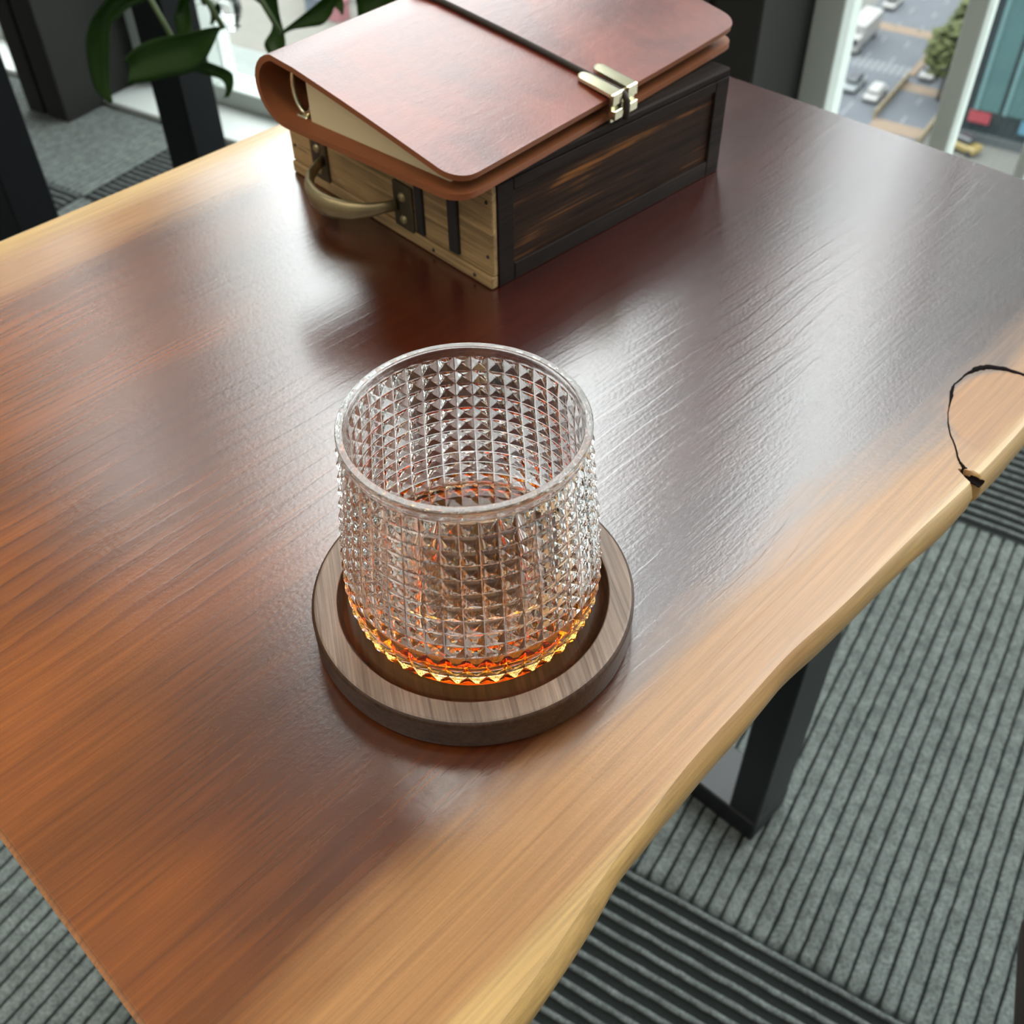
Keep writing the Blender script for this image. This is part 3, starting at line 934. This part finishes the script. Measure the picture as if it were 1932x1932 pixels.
LEAVES = [
 ([((-0.4048,1.2064,-0.1402),(-0.3703,1.1845,-0.1367)),((-0.4409,1.2294,-0.1587),(-0.3856,1.1942,-0.1507)),((-0.4553,1.2386,-0.1730),(-0.4225,1.2177,-0.1735)),((-0.4784,1.2533,-0.1935),(-0.4452,1.2322,-0.1919)),((-0.4948,1.2638,-0.2111),(-0.4620,1.2429,-0.2056)),((-0.5096,1.2732,-0.2371),(-0.4748,1.2511,-0.2369)),((-0.5140,1.2760,-0.2678),(-0.4823,1.2558,-0.2618)),((-0.5089,1.2727,-0.2893),(-0.4840,1.2569,-0.2795)),((-0.4890,1.2601,-0.2974),(-0.4833,1.2564,-0.2951))], 0),
 ([((-0.2731,1.0514,-0.1278),(-0.2728,1.0512,-0.1289)),((-0.2953,1.0655,-0.1386),(-0.2859,1.0596,-0.1407)),((-0.3312,1.0884,-0.1556),(-0.3106,1.0753,-0.1745)),((-0.3609,1.1073,-0.1675),(-0.3322,1.0891,-0.1955)),((-0.3857,1.1231,-0.1780),(-0.3687,1.1123,-0.2120)),((-0.4014,1.1332,-0.1859),(-0.3994,1.1319,-0.2215)),((-0.4110,1.1392,-0.1939),(-0.4162,1.1426,-0.2225))], 0),
 ([((-0.3397,1.1412,-0.1959),(-0.3483,1.1467,-0.2076)),((-0.3299,1.1350,-0.2001),(-0.3398,1.1413,-0.2151)),((-0.3166,1.1265,-0.2072),(-0.3333,1.1372,-0.2216)),((-0.3030,1.1179,-0.2133),(-0.3186,1.1278,-0.2241)),((-0.3019,1.1172,-0.2245),(-0.3125,1.1239,-0.2303)),((-0.3040,1.1185,-0.2309),(-0.3111,1.1230,-0.2333))], 0),
 ([((-0.3567,1.2114,-0.1464),(-0.3186,1.1871,-0.1385)),((-0.3630,1.2154,-0.1587),(-0.3300,1.1944,-0.1535)),((-0.3753,1.2232,-0.1801),(-0.3564,1.2112,-0.1694)),((-0.3841,1.2288,-0.1927),(-0.3595,1.2131,-0.1804)),((-0.3815,1.2272,-0.2018),(-0.3579,1.2121,-0.1954)),((-0.3737,1.2222,-0.2069),(-0.3586,1.2126,-0.2024))], 0),
 ([((-0.3490,1.2420,-0.1741),(-0.3204,1.2238,-0.1680)),((-0.3464,1.2404,-0.1793),(-0.3266,1.2278,-0.1750)),((-0.3479,1.2413,-0.1873),(-0.3300,1.2299,-0.1863)),((-0.3442,1.2390,-0.1953),(-0.3338,1.2324,-0.1949)),((-0.3404,1.2365,-0.1983),(-0.3369,1.2343,-0.1980))], 0),
 ([((-0.2541,1.1104,-0.1182),(-0.2255,1.0922,-0.1122)),((-0.2543,1.1105,-0.1278),(-0.2287,1.0942,-0.1191)),((-0.2506,1.1082,-0.1415),(-0.2354,1.0985,-0.1397)),((-0.2482,1.1067,-0.1524),(-0.2381,1.1002,-0.1534)),((-0.2502,1.1079,-0.1645),(-0.2355,1.0986,-0.1644)),((-0.2569,1.1122,-0.1762),(-0.2312,1.0958,-0.1709)),((-0.2437,1.1038,-0.1867),(-0.2333,1.0972,-0.1824))], 0),
 ([((-0.2242,1.0796,-0.1440),(-0.2230,1.0787,-0.1469)),((-0.2099,1.0704,-0.1343),(-0.2154,1.0739,-0.1451)),((-0.1917,1.0588,-0.1208),(-0.2017,1.0652,-0.1436)),((-0.1758,1.0487,-0.1082),(-0.1868,1.0557,-0.1393)),((-0.1672,1.0432,-0.1015),(-0.1753,1.0484,-0.1273)),((-0.1587,1.0378,-0.1068),(-0.1684,1.0440,-0.1157)),((-0.1557,1.0359,-0.1152),(-0.1575,1.0370,-0.1164))], 0),
 ([((-0.1428,1.0633,-0.0855),(-0.0881,1.0284,-0.0746)),((-0.1470,1.0659,-0.1050),(-0.0814,1.0241,-0.0891)),((-0.1499,1.0677,-0.1186),(-0.0904,1.0299,-0.1013)),((-0.1498,1.0677,-0.1327),(-0.1084,1.0413,-0.1188)),((-0.1448,1.0645,-0.1411),(-0.1226,1.0504,-0.1344))], 0)]
view = room(0, 1, 0.45).normalized()
for (prs, flip) in LEAVES:
    K = len(prs)
    dense = []
    for i in range((K - 1) * 4 + 1):
        f = i / 4
        k = min(int(f), K - 2); t_ = f - k
        def cr(sel):
            P = [Vector(prs[max(0, min(K - 1, k + d))][sel]) for d in (-1, 0, 1, 2)]
            return 0.5 * (2 * P[1] + (P[2] - P[0]) * t_ + (2 * P[0] - 5 * P[1] + 4 * P[2] - P[3]) * t_ ** 2 + (3 * P[1] - P[0] - 3 * P[2] + P[3]) * t_ ** 3)
        dense.append((cr(0), cr(1)))
    vs, fs = [], []
    D = len(dense)
    for sgn in (0, 1):
        for i, (a, b) in enumerate(dense):
            wd = (b - a).length
            for j in range(7):
                f = j / 6
                fold = (abs(f - 0.5) * 2)
                p = a.lerp(b, f) + view * (wd * 0.28 * (1 - fold ** 1.3) - wd * 0.12) + view * 0.02 * math.sin(i / D * 3.0)
                p = p + view * (0.0007 if sgn else 0)
                vs.append(p - PL)
    for i in range(D - 1):
        for j in range(6):
            q = (i * 7 + j, i * 7 + j + 1, (i + 1) * 7 + j + 1, (i + 1) * 7 + j)
            fs.append(q)
            fs.append(tuple(x + D * 7 for x in q[::-1]))
    rim_ = [(i * 7, (i + 1) * 7) for i in range(D - 1)] + [((i + 1) * 7 + 6, i * 7 + 6) for i in range(D - 1)] + [(j + 1, j) for j in range(6)] + [((D - 1) * 7 + j, (D - 1) * 7 + j + 1) for j in range(6)]
    for a, b in rim_: fs.append((a, b, b + D * 7, a + D * 7))
    MB().add(vs, fs, True).build('leaf', M_leaf, pot)
    base = (Vector(prs[0][0]) + Vector(prs[0][1])) / 2 - PL
    s0 = Vector((0.02 * random.uniform(-1, 1), 0.02 * random.uniform(-1, 1), 0.11))
    mid = (s0 + base) / 2 + Vector((0, 0, 0.22 + 0.05 * random.random()))
    pts = [s0 * (1 - t_) ** 2 + mid * 2 * t_ * (1 - t_) + base * t_ ** 2 for t_ in [k / 14 for k in range(15)]]
    MB().tube(pts, 0.0028, 8).build('stem', M_stem, pot)
# unseen upper foliage, added to block the window's sheen on the table's left
rnd = random.Random(5)
for i in range(30):
    az_ = rnd.uniform(0, 2 * PI)
    hgt = rnd.uniform(0.30, 1.05)
    rad_ = rnd.uniform(0.05, 0.27) * (1.1 - 0.35 * hgt)
    tip = Vector((-0.26 + rad_ * math.cos(az_) * 1.35, rad_ * math.sin(az_), hgt))
    ln = rnd.uniform(0.17, 0.26)
    M4 = Matrix.Translation(tip) @ Matrix.Rotation(az_ + rnd.uniform(-0.5, 0.5), 4, 'Z') @ Matrix.Rotation(rnd.uniform(0.2, 1.1), 4, 'Y')
    vs, fs = [], []
    for k in range(9):
        f = k / 8
        wd = 0.36 * ln * math.sin(PI * min(1, f * 0.93 + 0.06)) ** 0.8
        for j in (-2, -1, 0, 1, 2):
            vs.append(M4 @ Vector((ln * f, wd * j / 2 * 0.9, -0.25 * ln * f * f + 0.10 * wd * abs(j))))
    for k in range(8):
        for j in range(4): fs.append((k * 5 + j, (k + 1) * 5 + j, (k + 1) * 5 + j + 1, k * 5 + j + 1))
    o = MB().add(vs, fs, True).build('leaf', M_leaf, pot, fix=False)
    so = o.modifiers.new('thick', 'SOLIDIFY'); so.thickness = 0.0008
    s0 = Vector((0.02 * rnd.uniform(-1, 1), 0.02 * rnd.uniform(-1, 1), 0.11))
    mid = Vector((tip.x * 0.4, tip.y * 0.4, tip.z * 0.75 + 0.1))
    MB().tube([s0 * (1 - q) ** 2 + mid * 2 * q * (1 - q) + tip * q * q for q in [k / 8 for k in range(9)]], 0.003, 8).build('stem', M_stem, pot)
bulb = thing('glass_bulb', 'small clear glass bulb hanging on a thin cord among the plant leaves', 'ornament', (-0.328, 1.3115, -0.228))
MB().lathe([(0.0, 0.0), (0.006, 0.0004), (0.009, 0.003), (0.0075, 0.007), (0.009, 0.010), (0.0125, 0.016), (0.0145, 0.024), (0.0135, 0.033), (0.009, 0.040), (0.004, 0.044), (0.0, 0.045)], 32).build('bulb', M_glass, bulb)
MB().tube([(0, 0, 0.0445), (0, 0, 0.9), (0, 0, CEIL + 0.228)], 0.0006, 6).build('cord', M_cord, bulb)

# ------------------------------------------------------------------ leather stool at the right
ST_A = R(68)
st = thing('leather_stool', 'dark brown leather stool with taupe piping at the lower right', 'stool', (0.4055, -0.0092, FLOOR), R(-22))
def rbox(m, hx, hy, z0, z1, r, n=8):
    prof = [(-0.012, z0), (-0.002, z0 + 0.006), (0.0, z0 + 0.015), (0.0, z1 - 0.022), (-0.004, z1 - 0.010), (-0.016, z1 - 0.002), (-0.05, z1 + 0.006), (-0.12, z1 + 0.012)]
    loops = []
    for (d, z) in prof:
        lp_ = []
        for (sx_, sy_, a0) in ((1, 1, 0), (-1, 1, 90), (-1, -1, 180), (1, -1, 270)):
            for k in range(n + 1):
                a = R(a0 + 90 * k / n)
                rr = max(0.004, r + d)
                lp_.append((sx_ * (hx - r) + rr * math.cos(a), sy_ * (hy - r) + rr * math.sin(a), z))
        loops.append(lp_)
    L = len(loops[0])
    vs = [p for lp_ in loops for p in lp_]
    fs = []
    for i in range(len(loops) - 1):
        for k in range(L):
            j = (k + 1) % L
            fs.append((i * L + k, i * L + j, (i + 1) * L + j, (i + 1) * L + k))
    fs.append(tuple(range(L - 1, -1, -1)))
    fs.append(tuple(range((len(loops) - 1) * L, len(loops) * L)))
    m.add(vs, fs, True)
    return loops
m = MB()
lps = rbox(m, 0.21, 0.21, 0.325, 0.400, 0.035)
m.build('seat', M_seat, st)
MB().tube([Vector(p) + Vector((0, 0, 0.0)) for p in lps[4]] + [lps[4][0]], 0.0035, 8, caps=False).build('piping', M_piping, st)
MB().tube([(0, 0, 0.330), (0, 0, 0.02)], 0.03, 16).build('column', M_black, st)
MB().lathe([(0.0, 0.0), (0.15, 0.0), (0.152, 0.006), (0.14, 0.014), (0.04, 0.024), (0.0, 0.024)], 48).build('foot', M_black, st)

# ------------------------------------------------------------------ the street far below
SR = R(56.32 - 90)
SO = Vector((44.837, 122.358, -58.0))
cs, ss = math.cos(SR), math.sin(SR)
def street(wx, ry, z=0.0): return SO + Vector((wx * cs - ry * ss, wx * ss + ry * cs, z))
def outdoor(name, mb, mat, label=None, kind='structure', cat=None, group=None):
    o = mb.build(name, mat)
    o.location = SO
    o.rotation_euler = (0, 0, SR)
    o['kind'] = kind
    return o
M_asph = plain('asphalt', (0.0474, 0.0525, 0.0603), 0.85, 0, 0.3, 0.12, 0.3)
M_pave = plain('pale_paving', (0.0726, 0.0726, 0.0670), 0.9, 0, 0.2, 0.15, 0.2)
M_mark = plain('road_paint', (0.1061, 0.1116, 0.1173), 0.8, 0, 0.2, 0.1, 2)
M_orange = plain('orange_paving', (0.1116, 0.0837, 0.0613), 0.9, 0, 0.2, 0.15, 1)
M_yellow = plain('yellow_fence_paint', (0.1173, 0.0950, 0.0613), 0.8, 0, 0.2, 0.2, 2)
M_white = plain('white_vehicle_paint', (0.1563, 0.1563, 0.1508), 0.4, 0, 0.5, 0.05, 1)
M_tyre = plain('vehicle_tyre', (0.0057, 0.0057, 0.0057), 0.8)
M_vglass = plain('vehicle_glass', (0.0167, 0.0196, 0.0223), 0.1)
M_steel = plain('vehicle_blue_grey', (0.0558, 0.0670, 0.0837), 0.5)
M_crown = plain('tree_foliage', (0.0419, 0.0492, 0.0167), 0.8, 0, 0.2, 0.4, 0.8)
M_trunk = plain('tree_bark', (0.0335, 0.0280, 0.0223), 0.9)
ground = outdoor('ground', MB().box(-400, 400, -160, 500, -0.6, -0.1), M_pave)
road = outdoor('road', MB().box(-12.2, 6.2, -60, 420, -0.1, 0.0), M_asph)
def roadpart(name, x0, x1, y0, y1, mat, z=0.02):
    return MB().box(x0, x1, y0, y1, 0.0, z).build(name, mat, road)
d0 = MB().box(-0.12, 0.12, -1.0, 1.0, 0.0, 0.02).build('lane_dash', M_mark, road, (-3.7, 2.0, 0))
for x in (-7.0, -3.7, 3.2):
    for y in range(-6, 110, 6):
        if not (10 < y < 18 and x < 0): copy_part(d0, road, (x, y - 0.2 + (0.0 if x < 0 else 1.7), 0))
z0 = MB().box(-0.22, 0.22, -1.6, 1.6, 0.0, 0.02).build('zebra_stripe', M_mark, road, (-0.9, 15.0, 0))
for i in range(1, 11): copy_part(z0, road, (-0.9 - i * 0.85, 15.0, 0))
roadpart('orange_crossing', 0.1, 6.1, -2.6, 0.3, M_orange)
roadpart('orange_crossing', 0.1, 6.1, 9.6, 12.0, M_orange)
roadpart('orange_crossing', -11.5, -0.3, 27.0, 29.6, M_orange)
fence = outdoor('median_fence', MB().box(-0.12, 0.12, 0, 12.5, 0, 1.0), M_yellow, kind='thing')
tag(fence, 'low yellow fence down the middle of the street far below', 'fence')
for y in range(0, 13, 2): MB().box(-0.16, 0.16, y - 0.1, y + 0.1, 0, 1.15).build('post', M_yellow, fence)
fence2 = outdoor('kerb_fence', MB().box(6.5, 6.75, -4, 5.0, 0, 0.9), M_yellow, kind='thing')
tag(fence2, 'yellow railing along the far kerb near the teal building', 'fence')
med = outdoor('median_kerb', MB().box(-0.45, 0.45, 14, 110, 0, 0.25), M_orange)
def vehicle(name, label, x, y, L, W, H, body, cabin, group=None, rot=0, box=False):
    t_ = thing(name, label, 'truck' if box else 'car', street(x, y), SR + rot, group)
    if box:
        MB().box(-W / 2, W / 2, -L / 2 + 2.0, L / 2, 0.9, H, bev=0.08).build('cargo_box', body, t_)
        MB().box(-W / 2, W / 2, -L / 2, -L / 2 + 1.8, 0.5, H * 0.72, bev=0.15).build('cab', body, t_)
        MB().box(-W / 2 + 0.2, W / 2 - 0.2, -L / 2 - 0.02, -L / 2 + 0.3, H * 0.42, H * 0.66).build('windscreen', M_vglass, t_)
        MB().box(-W / 2 + 0.1, W / 2 - 0.1, -L / 2 + 1.0, L / 2, 0.5, 0.9).build('chassis', M_steel, t_)
    else:
        MB().box(-W / 2, W / 2, -L / 2, L / 2, 0.3, H * 0.58, bev=0.15).build('car_body', body, t_)
        MB().box(-W / 2 + 0.15, W / 2 - 0.15, -L / 4, L / 3, H * 0.58, H, bev=0.22).build('cabin', cabin, t_)
    for sx_ in (-1, 1):
        for sy_ in (-1, 1):
            MB().lathe([(0.0, -0.12), (0.36, -0.12), (0.36, 0.12), (0.0, 0.12)], 14, T=Matrix.Translation((sx_ * (W / 2 - 0.1), sy_ * L * 0.32, 0.36)) @ Matrix.Rotation(R(90), 4, 'Y')).build('wheel', M_tyre, t_)
    return t_
vehicle('box_truck', 'white box truck driving down the street below the window', -9.4, 20.5, 9.0, 2.5, 3.4, M_white, M_white, box=True)
vehicle('car', 'white car far up the street behind the box truck', -10.0, 36.0, 4.6, 1.9, 1.5, M_white, M_vglass, 'cars on the street below')
vehicle('car', 'silver-grey car ahead of the box truck at the crossing', -5.2, 7.0, 4.6, 1.9, 1.5, plain('silver_paint', (0.11, 0.12, 0.125), 0.35), M_vglass, 'cars on the street below')
vehicle('car', 'white car in the lane beside the yellow median fence', -1.9, 5.6, 4.4, 1.9, 1.5, M_white, M_white, 'cars on the street below')
vehicle('car', 'pale car beyond the median near the tree', 2.0, 15.4, 4.6, 1.9, 1.5, M_white, M_vglass, 'cars on the street below')
def tree(x, y, h, rx, label):
    t_ = thing('street_tree', label, 'tree', street(x, y), SR, 'trees along the far kerb')
    MB().tube([(0, 0, 0), (0.1, 0.1, h * 0.5)], [0.25, 0.16], 10).build('trunk', M_trunk, t_)
    m = MB()
    rnd = random.Random(int(x * 10 + y))
    for i in range(420):
        a = rnd.uniform(0, 2 * PI); ph_ = math.acos(rnd.uniform(-0.8, 1)); r_ = rnd.uniform(0.55, 1.0)
        c0_ = Vector((rx * r_ * math.sin(ph_) * math.cos(a), rx * r_ * math.sin(ph_) * math.sin(a), h * 0.62 + h * 0.36 * r_ * math.cos(ph_)))
        q = Matrix.Rotation(rnd.uniform(0, 6), 3, 'Z') @ Matrix.Rotation(rnd.uniform(-0.7, 0.7), 3, 'X')
        s_ = rnd.uniform(0.45, 0.9)
        vs = [q @ Vector((s_ * x_, s_ * y_, s_ * 0.35 * (1 if (x_, y_) == (0, 0) else 0))) + c0_ for x_, y_ in ((0, 0), (1, 0), (0.3, 0.9), (-0.8, 0.5), (-0.7, -0.6), (0.4, -0.9))]
        m.add(vs, [(0, 1, 2), (0, 2, 3), (0, 3, 4), (0, 4, 5), (0, 5, 1)])
    o = m.build('crown', M_crown, t_, fix=False)
    return t_
tree(5.0, 9.0, 9.5, 2.9, 'nearest street tree by the far kerb, in front of the teal building')
tree(5.2, 18.5, 10, 3.2, 'middle street tree along the far kerb')
tree(5.4, 27.5, 9.5, 3.4, 'farthest street tree along the far kerb')
# teal glass building
bld = thing('teal_building', 'teal glass office building across the street at the upper right', 'building', street(9.3, 0.9), SR)
M_teal = plain('teal_glass_cladding', (0.0307, 0.0642, 0.0658), 0.25, 0, 0.5, 0.15, 0.2)
M_teal2 = plain('teal_light_fin', (0.0558, 0.1061, 0.1089), 0.4, 0, 0.5, 0.1, 0.3)
M_tdark = plain('dark_curtain_glass', (0.0112, 0.0167, 0.0190), 0.2, 0, 0.5, 0.2, 0.3)
MB().box(0, 40, 0, 14, -0.1, 172).build('wall', M_tdark, bld)  # height out of view added to keep sky sheen off the table's right
for i in range(12):
    x = 1.6 + i * 3.2
    MB().box(x, x + 2.7, -0.25, 0.0, 3.6, 172).build('glass_bay', M_teal, bld)
    MB().box(x - 0.05, x + 0.35, -0.45, 0.0, 3.6, 172).build('fin', M_teal2, bld)
MB().box(-0.2, 40, -0.6, 0.0, -0.1, 0.9).build('plinth', plain('dark_plinth', (0.0251, 0.0307, 0.0323), 0.7), bld)
MB().box(1.2, 3.6, -0.5, -0.1, 2.2, 3.4).build('shop_sign', plain('red_sign', (0.1340, 0.0167, 0.0223), 0.5), bld)
MB().box(7.0, 9.0, -0.5, -0.1, 2.0, 3.4).build('shop_sign', plain('blue_sign', (0.0335, 0.0950, 0.1340), 0.5), bld)
vehicle('van', 'yellow van parked at the foot of the teal building', 11.6, -2.6, 3.6, 1.8, 1.9, plain('yellow_van_paint', (0.1340, 0.1005, 0.0335), 0.5), M_vglass, rot=R(70))
M_tower = plain('added_tower_facade', (0.72, 0.72, 0.74), 0.7, 0, 0.2, 0.06, 0.05)  # unseen towers, added to cover low sky mirrored in the tabletop
M_tband = plain('tower_window_band', (0.45, 0.47, 0.52), 0.3, 0, 0.5, 0.1, 0.05)
for (x, y, wx, dy, h, lb) in ((-31, 118, 32, 30, 205, 'unseen white tower added beyond the left side of the street to temper the table sheen'), (-4, 255, 24, 24, 235, 'unseen white slab tower added at the far end of the street to temper the table sheen'), (25, 128, 30, 26, 180, 'unseen white tower added beyond the right kerb to temper the table sheen')):
    tw = thing('added_tower', lb, 'building', street(x, y), SR, 'unseen towers added up the street')
    MB().box(-wx / 2, wx / 2, -dy / 2, dy / 2, 0, h).build('wall', M_tower, tw)
    for k in range(1, 24):
        MB().box(-wx / 2 + 0.5, wx / 2 - 0.5, -dy / 2 - 0.15, -dy / 2, h * k / 24 - 2.4, h * k / 24).build('window_band', M_tband, tw)
# plaza seen under the plant
M_pink = plain('pink_awning', (0.1451, 0.0558, 0.0613), 0.7)
plaza = outdoor('plaza', MB().box(-140, -40, -60, 40, -0.1, 0.0), plain('pale_plaza_paving', (0.0893, 0.0866, 0.0754), 0.9, 0, 0.2, 0.12, 0.3))
plaza['kind'] = 'structure'
for i, (x, y, lx, ly, h, mt, lb) in enumerate(((-76, -9.5, 2.2, 2.5, 3.0, M_pink, 'red kiosk on the plaza under the plant leaves'), (-83, -2, 10, 4, 6.0, M_white, 'pale pavilion at the far side of the plaza'), (-80.5, -9, 3, 2, 2.6, M_steel, 'grey stall on the plaza beside the red kiosk'))):
    k = thing('kiosk', lb, 'kiosk', street(x, y), SR)
    MB().box(-lx / 2, lx / 2, -ly / 2, ly / 2, 0, h * 0.8, bev=0.1).build('kiosk_body', mt, k)
    MB().box(-lx / 2 - 0.3, lx / 2 + 0.3, -ly / 2 - 0.3, ly / 2 + 0.3, h * 0.8, h, bev=0.1).build('roof', mt, k)
